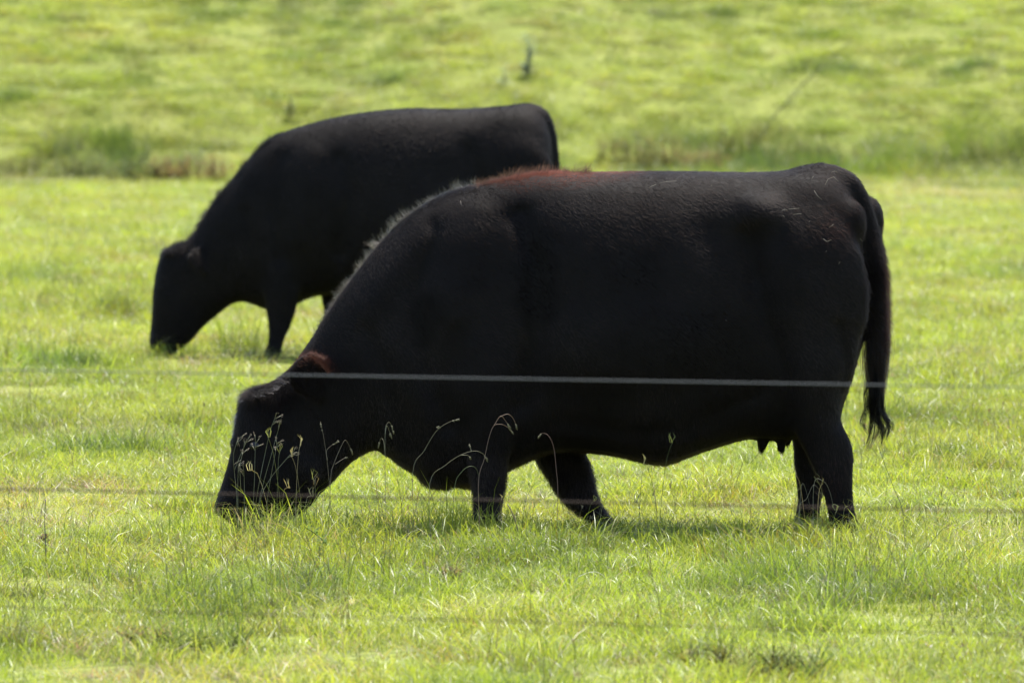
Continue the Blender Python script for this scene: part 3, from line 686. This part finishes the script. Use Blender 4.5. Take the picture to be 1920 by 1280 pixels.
# ---------------------------------------------------------------- the far cow
YB = 43.7
OB = np.array([at(700, 670, YB)[0], YB, 0.0])
Bc = Body(YB)
Bc.loft([
    (1037, 320, 1037, 400, .06, 0, 1., 1.), (1032, 262, 1035, 450, .18, 0, .8, 1.), (1020, 222, 1022, 490, .235, 0, .75, 1.05), (990, 199, 992, 530, .265, 0, .6, 1.05), (930, 198, 935, 548, .285, 0, .6, 1.1),
    (860, 203, 865, 556, .32, 0, .62, 1.12), (770, 201, 790, 572, .36, 0, .64, 1.14), (690, 208, 715, 570, .35, 0, .66, 1.14), (620, 219, 650, 556, .33, 0, .82, 1.2), (560, 235, 590, 556, .29, 0, .85, 1.2),
    (508, 253, 540, 578, .245, 0, .9, 1.15), (470, 288, 505, 582, .21, 0, .95, 1.1), (432, 333, 478, 572, .18, 0, 1., 1.05), (402, 373, 452, 566, .16, 0, 1., 1.), (378, 412, 430, 573, .145, 0, 1., 1.),
    (355, 447, 408, 590, .13, 0, .95, 1.), (328, 458, 390, 605, .12, 0, .9, .95), (304, 474, 375, 620, .118, -.005, .85, .9), (293, 508, 362, 635, .12, -.01, .85, .85), (287, 550, 345, 650, .112, -.012, .85, .85),
    (285, 595, 330, 662, .09, -.014, .85, .9), (281, 630, 322, 666, .085, -.016, .8, 1.), (281, 650, 312, 668, .065, -.016, .8, 1.)], n=20)
Bc.loft([(470, 420, 560, 400, .09, -.15), (488, 520, 568, 520, .09, -.16), (499, 580, 556, 575, .07, -.16), (503, 612, 546, 608, .052, -.16), (503, 635, 535, 632, .042, -.16), (498, 655, 529, 653, .045, -.16), (492, 676, 528, 676, .055, -.16)], n=16)
Bc.loft([(560, 430, 640, 420, .085, .15), (585, 510, 650, 505, .08, .15), (601, 550, 650, 545, .065, .15), (608, 590, 648, 585, .05, .15), (616, 625, 648, 622, .042, .15), (620, 645, 650, 645, .05, .15), (618, 668, 654, 668, .055, .15)], n=16)
Bc.loft([(880, 380, 1032, 370, .11, -.17), (900, 480, 1022, 470, .10, -.19), (925, 540, 1005, 535, .075, -.19), (945, 575, 1010, 570, .052, -.19), (962, 620, 1006, 615, .042, -.19), (962, 650, 1006, 650, .05, -.19), (958, 678, 1008, 678, .056, -.19)], n=16)
Bc.loft([(860, 380, 1020, 370, .11, .17), (870, 480, 990, 470, .10, .18), (890, 540, 965, 535, .075, .18), (905, 575, 965, 570, .052, .18), (915, 620, 955, 615, .042, .18), (914, 645, 955, 645, .05, .18), (910, 668, 956, 668, .056, .18)], n=16)
for sgn in (-1, 1):
    Bc.blob(560, 420, .16 * sgn, .18, .10, .28, .25); Bc.blob(965, 360, .19 * sgn, .24, .12, .34); Bc.blob(900, 258, .17 * sgn, .10, .07, .07); Bc.blob(780, 410, .25 * sgn, .40, .13, .28)
Bc.tube([(960, 206, 0, .04), (995, 202, 0, .045), (1018, 222, 0, .045), (1033, 270, 0, .04), (1038, 340, 0, .036), (1040, 420, 0, .03), (1038, 480, 0, .016)])
Bc.loft([(376, 472, 386, 505, .03, -.09), (370, 460, 386, 514, .028, -.13), (362, 457, 378, 516, .022, -.19), (355, 464, 367, 512, .018, -.235), (351, 476, 358, 502, .012, -.265), (350, 486, 353, 496, .008, -.28)], n=14)
Bc.loft([(345, 468, 358, 492, .03, .10), (340, 470, 354, 492, .028, .15), (338, 476, 346, 490, .015, .2)], n=14)
Bc.blob(322, 474, -.02, .05, .09, .035); Bc.blob(312, 540, -.085, .045, .032, .035, .3)
cowB = Bc.fuse('cow', 0.016, M_SKIN, OB, lambda px, py: sstep(390, 440, px) * sstep(1030, 1000, px) * sstep(560, 500, py), relief=RELIEF_B)
cowB.location = OB
tag(cowB, 'black cow grazing farther off behind the larger one, slightly out of focus', 'cow', 'black cattle grazing in the pasture')
zero = lambda px, py, nn: np.zeros_like(px)
def longB(px, py, nn):
    crest = np.interp(px, [355, 402, 432, 470, 508], [447, 373, 333, 288, 253])
    return 1.2 * np.clip(1.2 - np.abs(py - crest) / 10, 0, 1) * sstep(350, 370, px) * sstep(530, 500, px) + 1.0 * np.exp(-((px - 322) / 26) ** 2 - ((py - 462) / 14) ** 2)
clothe(cowB, OB, YB, 170000, 0.020, zero, longB, 'coat', 72, .0007)

# ------------------------------------------------------------------ wire fence, nearer than the cattle
M_WIRE = plain_material('galvanised_wire', (0.065, 0.067, 0.07), rough=.7, metal=.0, vary=.2, scale=60)
M_RUST = plain_material('rusty_wire', (0.030, 0.017, 0.011), rough=.9, metal=.0, vary=.4, scale=80)
M_POST = plain_material('weathered_post', (0.22, 0.19, 0.16), rough=.9, vary=.4, scale=8)
def fence_y(x): return 19.5 - 0.34 * x                       # the fence runs slightly towards the camera on the right
fence = empty('wire_fence', (0, fence_y(0), 0)); fo = np.array(fence.location)
tag(fence, 'thin horizontal wires of a stock fence in front of the cows, blurred', 'fence')
def fence_wire(py, mat, rad, lab, seed):
    h = at(960, py, fence_y(0))[2]; r = np.random.default_rng(seed); B = Build()
    X = np.linspace(-3.6, 3.6, 61); pts = []
    for x in X: pts.append(np.array([x, fence_y(x), h - 0.006 * (1 - (x / 3.6) ** 2)]) - fo)
    B.tube(pts, rad, rad, (.3, .3, .3), 7)
    o = B.make('wire', mat, fence); tag(o, lab); return o
fence_wire(705.5, M_WIRE, .0017, 'bright galvanised upper wire', 1)
fence_wire(933.5, M_RUST, .0024, 'rusty brown middle wire', 2)
fence_wire(1160, M_RUST, .0013, 'faint lower wire', 3)
for x in (-3.6, 3.6):
    B = Build(); y = fence_y(x); z = gz(x, y)
    B.tube([np.array([x, y, z - .1]) - fo, np.array([x, y, .6]) - fo, np.array([x + .01, y, 1.22]) - fo], .055, .05, (.2, .18, .15), 14)
    B.make('fence_post', M_POST, fence)

# ------------------------------------------------------------------ single plants: nodding seed stalks, weeds, tussocks
STRAW_C = (.165, .15, .085); GREENST = (.11, .135, .05); BROWN = (.12, .075, .045); DARKST = (.05, .055, .03)
def stalk(label, Y, stems, name='seed_stalk', cat='grass stalk', heads=True, col=STRAW_C, rad=.0009, group='seeding grass stalks in front of the near cow'):
    """stems: pixel polylines from foot to tip; the first pixel is taken down to the ground"""
    fx, fy = stems[0][0]; p0 = at(fx, fy, Y); g = np.array([p0[0], Y, gz(p0[0], Y)])
    r = np.random.default_rng(int(fx * 7 + fy)); e = empty(name, g); tag(e, label, cat, group)
    for st in stems:
        q = [at(a, b, Y + (i * .012)) for i, (a, b) in enumerate(st)]
        if st is stems[0] or st[0][1] > 880: q = [np.array([q[0][0] + r.normal() * .008, Y, gz(q[0][0], Y) - .01])] + q
        S_ = Build(); H = Build(); c = catmull(q, 5); S_.tube(c, rad * 1.15, rad * .55, col, 5); so = S_.make('stem', M_STALK, e, origin=g)
        if heads:
            m = max(3, int(len(c) * .16)); tip = c[-m:]
            for i in range(16):
                k = r.integers(len(tip)); p = tip[k] + r.normal(size=3) * .0012; d = norm((tip[min(k + 1, len(tip) - 1)] - tip[max(k - 1, 0)])[None])[0]
                H.tube([p, p + d * .004 + np.array([0, 0, -.0015]) + r.normal(size=3) * .001, p + d * .008 + np.array([0, 0, -.004])], .0013, .0005, tuple(np.array(STRAW_C) * r.uniform(.7, 1.2)), 4)
            H.make('seed_head', M_STALK, so, origin=g)
    return e
stalk('nodding grass stalk with two drooping seed heads just below the throat of the near cow', 29.25, [[(723, 930), (722, 870), (722, 815), (724, 797), (731, 792), (737, 808)], [(722, 815), (725, 798), (729, 805), (733, 817)], [(722, 848), (719, 826), (714, 822), (710, 834)]])
stalk('long grass stalk bowing right in front of the brisket, leftmost of the arching ones', 29.25, [[(774, 885), (795, 845), (818, 808), (840, 792), (858, 786)], [(822, 803), (818, 800), (822, 800)]])
stalk('arching grass stalk whose tip hangs at the near foreleg, in front of the brisket', 29.2, [[(806, 905), (835, 872), (865, 852), (890, 845), (905, 850), (913, 861)], [(884, 846), (880, 833)], [(865, 853), (876, 853), (881, 857)]])
stalk('tall reddish grass stalk hooking over in front of the near foreleg', 29.2, [[(897, 905), (908, 860), (917, 820), (926, 798), (940, 795), (952, 801), (960, 809)], [(926, 798), (938, 780), (946, 786), (955, 800)], [(938, 781), (952, 776), (962, 784), (969, 801)]], col=(.20, .13, .09))
stalk('short green stalk curling over at the foot of the brisket', 29.2, [[(852, 915), (865, 885), (880, 874), (892, 877), (898, 892)]], col=GREENST, heads=False)
stalk('single reddish stalk curling left in front of the trailing far foreleg', 29.2, [[(1046, 925), (1043, 880), (1038, 838), (1028, 816), (1016, 812), (1011, 818)]], col=(.17, .10, .07))
stalk('bare branching stalk standing right of the jaw of the near cow', 29.2, [[(622, 985), (619, 925), (614, 870), (607, 820), (601, 792)], [(614, 862), (613, 843), (632, 828)], [(620, 900), (625, 872), (641, 834), (648, 825), (655, 836), (660, 847)], [(628, 870), (640, 862), (648, 857)]], col=(.15, .12, .075))
stalk('thin straight stalk leaning left on its own behind the hind hooves of the near cow', 29.9, [[(1692, 955), (1672, 905), (1648, 840)]], col=DARKST, heads=False, rad=.0014, group='lone bare stems in the pasture')
stalk('tangle of pale bent stalks across the hind hooves of the near cow', 29.35, [[(1499, 975), (1500, 940), (1504, 907), (1510, 915), (1518, 946)], [(1499, 950), (1512, 935), (1524, 910), (1534, 915), (1541, 930)], [(1526, 908), (1545, 903), (1556, 922), (1563, 952)], [(1510, 1000), (1515, 985), (1523, 980), (1532, 986)], [(1488, 992), (1500, 988), (1512, 990)], [(1600, 990), (1591, 968), (1597, 949)]], heads=False, col=(.17, .16, .105), rad=.0007)
stalk('dark bare stick standing alone in the grass at the far left', 27.9, [[(86, 1035), (84, 985), (85, 935)]], name='dry_stick', cat='stick', heads=False, col=(.06, .055, .045), rad=.0022, group='lone bare stems in the pasture')
stalk('short brown leaning dead stem below the belly of the near cow', 28.9, [[(972, 1025), (970, 990), (960, 960), (951, 945)]], name='dry_stick', cat='stick', heads=False, col=(.14, .10, .06), rad=.0030, group='lone bare stems in the pasture')
stalk('pale dead blade arched like a hoop right of the middle foreground', 26.9, [[(1080, 1085), (1108, 1072), (1128, 1076), (1140, 1092)]], name='dry_grass', cat='grass', heads=False, col=(.5, .48, .4), rad=.0014, group='pale dead grass in the foreground')

# the branching seeding weed in front of the near cow's face
def seeding_weed():
    Y = 29.3; g = np.array([at(490, 960, Y)[0], Y, gz(at(490, 960, Y)[0], Y)]); e = empty('seeding_weed', g)
    tag(e, 'tall branching weed gone to seed in front of the face of the near cow', 'weed')
    r = np.random.default_rng(3)
    MAIN = [[(478, 960), (486, 905), (496, 855), (506, 810), (516, 782)], [(484, 955), (494, 905), (508, 855), (519, 815), (525, 795)], [(500, 950), (506, 905), (514, 860), (520, 830)],
            [(488, 940), (505, 900), (530, 868), (549, 847)], [(475, 950), (477, 900), (478, 860), (479, 828)], [(444, 935), (440, 890), (438, 850), (448, 822)], [(440, 880), (452, 850), (463, 826)], [(446, 940), (446, 900), (447, 870)],
            [(458, 945), (458, 905), (457, 880)], [(452, 925), (450, 875), (455, 850)]]
    for st in MAIN:
        q = [at(a, b, Y + r.normal() * .01) for a, b in st]
        if st[0][1] > 925: q = [np.array([q[0][0], Y, g[2] - .01])] + q
        B = Build(); c = catmull(q, 5); B.tube(c, .0011, .0006, (.13, .13, .07), 5); s = B.make('stem', M_STALK, e, origin=g)
        H = Build(); tip = c[-1]; dr = norm((c[-1] - c[-4])[None])[0]
        for k in range(4):
            d = norm((dr + r.normal(size=3) * .55)[None])[0]; L = r.uniform(.012, .03); t0 = c[-1 - k]
            H.tube([t0, t0 + d * L * .5, t0 + d * L], .0009, .0012, (.15, .14, .08), 4)
            for m in range(4):
                p = t0 + d * L + r.normal(size=3) * .0025; H.tube([p, p + d * .004, p + d * .009], .0010, .0004, (.16, .125, .08), 4)
        H.make('seed_head', M_STALK, s, origin=g)
    L_ = Build()
    for k in range(90):
        a = r.random() * 6.28; ln = r.uniform(.05, .17); b = g + np.array([r.normal() * .07, r.normal() * .035, 0]); d = np.array([math.cos(a), math.sin(a) * .5, 0])
        L_.ribbon([b, b + d * ln * .3 + [0, 0, ln * .6], b + d * ln * .7 + [0, 0, ln * .95], b + d * ln * 1.2 + [0, 0, ln * .9]], [.003, .0045, .003], (.11, .12, .05) if k % 3 else (.2, .17, .1), (-d[1], d[0], .2))
    L_.make('leaves', M_WEED, e, origin=g)
seeding_weed()

def leafy_weed(label, px, py, h, n, col, name='leafy_weed', cat='weed', group='single weeds in the pasture', Y=None, spread=.5, leaf=(.03, .09), wid=.35, x=None, foot=0.0):
    if Y is None: gx, Y = on_plain(px, py)
    else: gx = at(px, py, Y)[0]
    if x is not None: gx = x
    g = np.array([gx, Y, gz(gx, Y)]); e = empty(name, g); tag(e, label, cat, group); r = np.random.default_rng(int(px * 3 + py))
    stems = Build(); leaves = Build(); ns = max(1, n // 12)
    for s in range(ns):
        fa = r.random() * 6.28; g0 = g; fr = foot * math.sqrt(r.random()); gp = np.array([g0[0] + fr * math.cos(fa), g0[1] + .5 * fr * math.sin(fa), 0]); gp[2] = gz(gp[0], gp[1])
        a = r.random() * 6.28; d = np.array([math.cos(a), math.sin(a), 0]) * spread * r.random(); hh = h * r.uniform(.6, 1.0)
        c = [gp + d * hh * t * t + np.array([0, 0, hh * t]) + np.array([r.normal() * .02 * spread, r.normal() * .02 * spread, 0]) * (t < .1) for t in np.linspace(0, 1, 6)]
        stems.tube(c, .004 * (h / .3) ** .5, .0015, tuple(np.array(col) * .8), 5)
        for k in range(n // ns):
            t = r.random() ** .8; i = int(t * 4.99); p = c[i] + (c[i + 1] - c[i]) * (t * 5 - i)
            b = r.random() * 6.28; ld = np.array([math.cos(b), math.sin(b), r.uniform(.1, .9)]); ln = r.uniform(*leaf) * (1.2 - .6 * t)
            sd = np.array([-math.sin(b), math.cos(b), r.normal() * .2]); w = ln * wid
            leaves.ribbon([p, p + ld * ln * .35, p + ld * ln * .7, p + ld * ln + np.array([0, 0, -ln * .3])], [w * .3, w, w * .75], tuple(np.array(col) * r.uniform(.7, 1.35)), sd)
    so = stems.make('stem' if ns == 1 else 'stems', M_WEED, e, origin=g); lo = leaves.make('leaves', M_WEED, e, origin=g)
    if ns > 1: tag(so, kind='stuff')
    tag(lo, kind='stuff'); return e
leafy_weed('small broad-leaved weed in the foreground below the jaw of the near cow', 622, 1045, .13, 16, (.075, .11, .04), wid=.28, leaf=(.04, .08), spread=.9)
leafy_weed('brown withered clump at the foot of the lone dark stick', 84, 1038, .07, 40, (.13, .10, .06), name='withered_clump', leaf=(.02, .045), spread=1.0)
leafy_weed('matted brown clump of dead grass in the middle foreground', 840, 1104, .06, 120, (.11, .085, .045), name='withered_clump', leaf=(.03, .07), spread=1.2, wid=.12)
leafy_weed('dark leafy weed at the bottom edge, left one of a pair', 1345, 1275, .10, 130, (.075, .075, .022), spread=.8, foot=.11, wid=.12)
leafy_weed('dark green leafy weed at the bottom edge, right one of a pair', 1475, 1278, .09, 130, (.065, .08, .02), spread=.8, foot=.12, wid=.12)
leafy_weed('dark green leafy weed patch in the left foreground', 390, 1225, .09, 170, (.085, .105, .026), spread=.8, foot=.17, wid=.12)
leafy_weed('brownish weed beside the dark leafy patch in the left foreground', 272, 1212, .08, 70, (.13, .11, .05), spread=.8, foot=.06, wid=.2)

# weeds on the bank and hill
def hill_weed(label, px, py, h, n, col, name='bank_weed', spread=.5, leaf=(.05, .14), group='weeds along the bank and hill', wid=.35, cat='weed', foot=0.0):
    x, y = hill_point(px, py); return leafy_weed(label, px, py, h, n, col, name, cat, group, Y=y, spread=spread, leaf=leaf, wid=wid, x=x, foot=foot)
hill_weed('tall bluish grey thistle alone on the hill above the far cow', 983, 142, .52, 96, (.17, .21, .175), name='thistle', spread=.45, leaf=(.05, .16), wid=.2, foot=.08)
hill_weed('low grey-green thistle left of the tall one on the hill', 945, 160, .26, 36, (.22, .26, .22), name='thistle', spread=.5, leaf=(.04, .12), wid=.2)
hill_weed('grey-green upright weed on the hill above the shoulders of the far cow', 545, 222, .30, 50, (.13, .15, .09), spread=.25, leaf=(.04, .1))
def bush(label, px, py, h, n, col, foot): hill_weed(label, px, py, h, n, col, name='bank_bush', spread=.5, cat='bush', foot=foot, leaf=(.03, .10), wid=.22)
bush('olive bush on the bank behind the back of the near cow', 1392, 300, .42, 700, (.12, .125, .04), .28)
bush('brown-green bush on the bank nearest the rump of the far cow', 1215, 312, .32, 900, (.125, .115, .045), .55)
bush('dark low bush on the bank above the hips of the near cow', 1525, 310, .28, 900, (.10, .095, .042), .5)
bush('brown withered bush on the bank between two green ones behind the near cow', 1310, 318, .24, 600, (.17, .12, .06), .4)
bush('brown low brush on the bank just left of the neck of the far cow', 360, 336, .28, 1000, (.15, .105, .055), .5)
bush('dull green brush on the bank at the left edge', 40, 330, .27, 1100, (.11, .115, .045), .7)
bush('dark green brush on the bank midway between the left edge and the far cow', 200, 338, .28, 1000, (.10, .11, .045), .6)
bush('dull brush on the bank at the right edge', 1800, 316, .2, 1000, (.10, .115, .045), .8)

def dead_branch():
    x, y = hill_point(1405, 300); g = np.array([x, y, gz(x, y)]); e = empty('dead_branch', g); tag(e, 'thin grey dead branch slanting up to the right out of the bank', 'branch')
    B = Build(); c = catmull([g - [0, 0, .03], at(1440, 235, y), at(1490, 175, y + .1), at(1545, 120, y + .15), at(1600, 72, y + .2)], 6); B.tube(c, .010, .004, (.17, .165, .11), 6); m = B.make('stem', M_WEED, e, origin=g)
    r = np.random.default_rng(8)
    for k in (9, 13, 16, 19, 21):
        T = Build(); d = np.array([r.uniform(.2, 1), r.normal() * .3, r.uniform(.1, .8)]) * .28; T.tube([c[k], c[k] + d * .5 + [0, 0, .02], c[k] + d], .004, .002, (.16, .15, .11), 5)
        for q in range(9):
            p = c[k] + d * r.uniform(.3, 1); b = r.random() * 6.28; T.ribbon([p, p + np.array([math.cos(b), 0, math.sin(b)]) * .03, p + np.array([math.cos(b), .1, math.sin(b)]) * .06], [.012, .018], (.12, .13, .07), (0, 1, .3))
        T.make('twig', M_WEED, m, origin=g)
dead_branch()
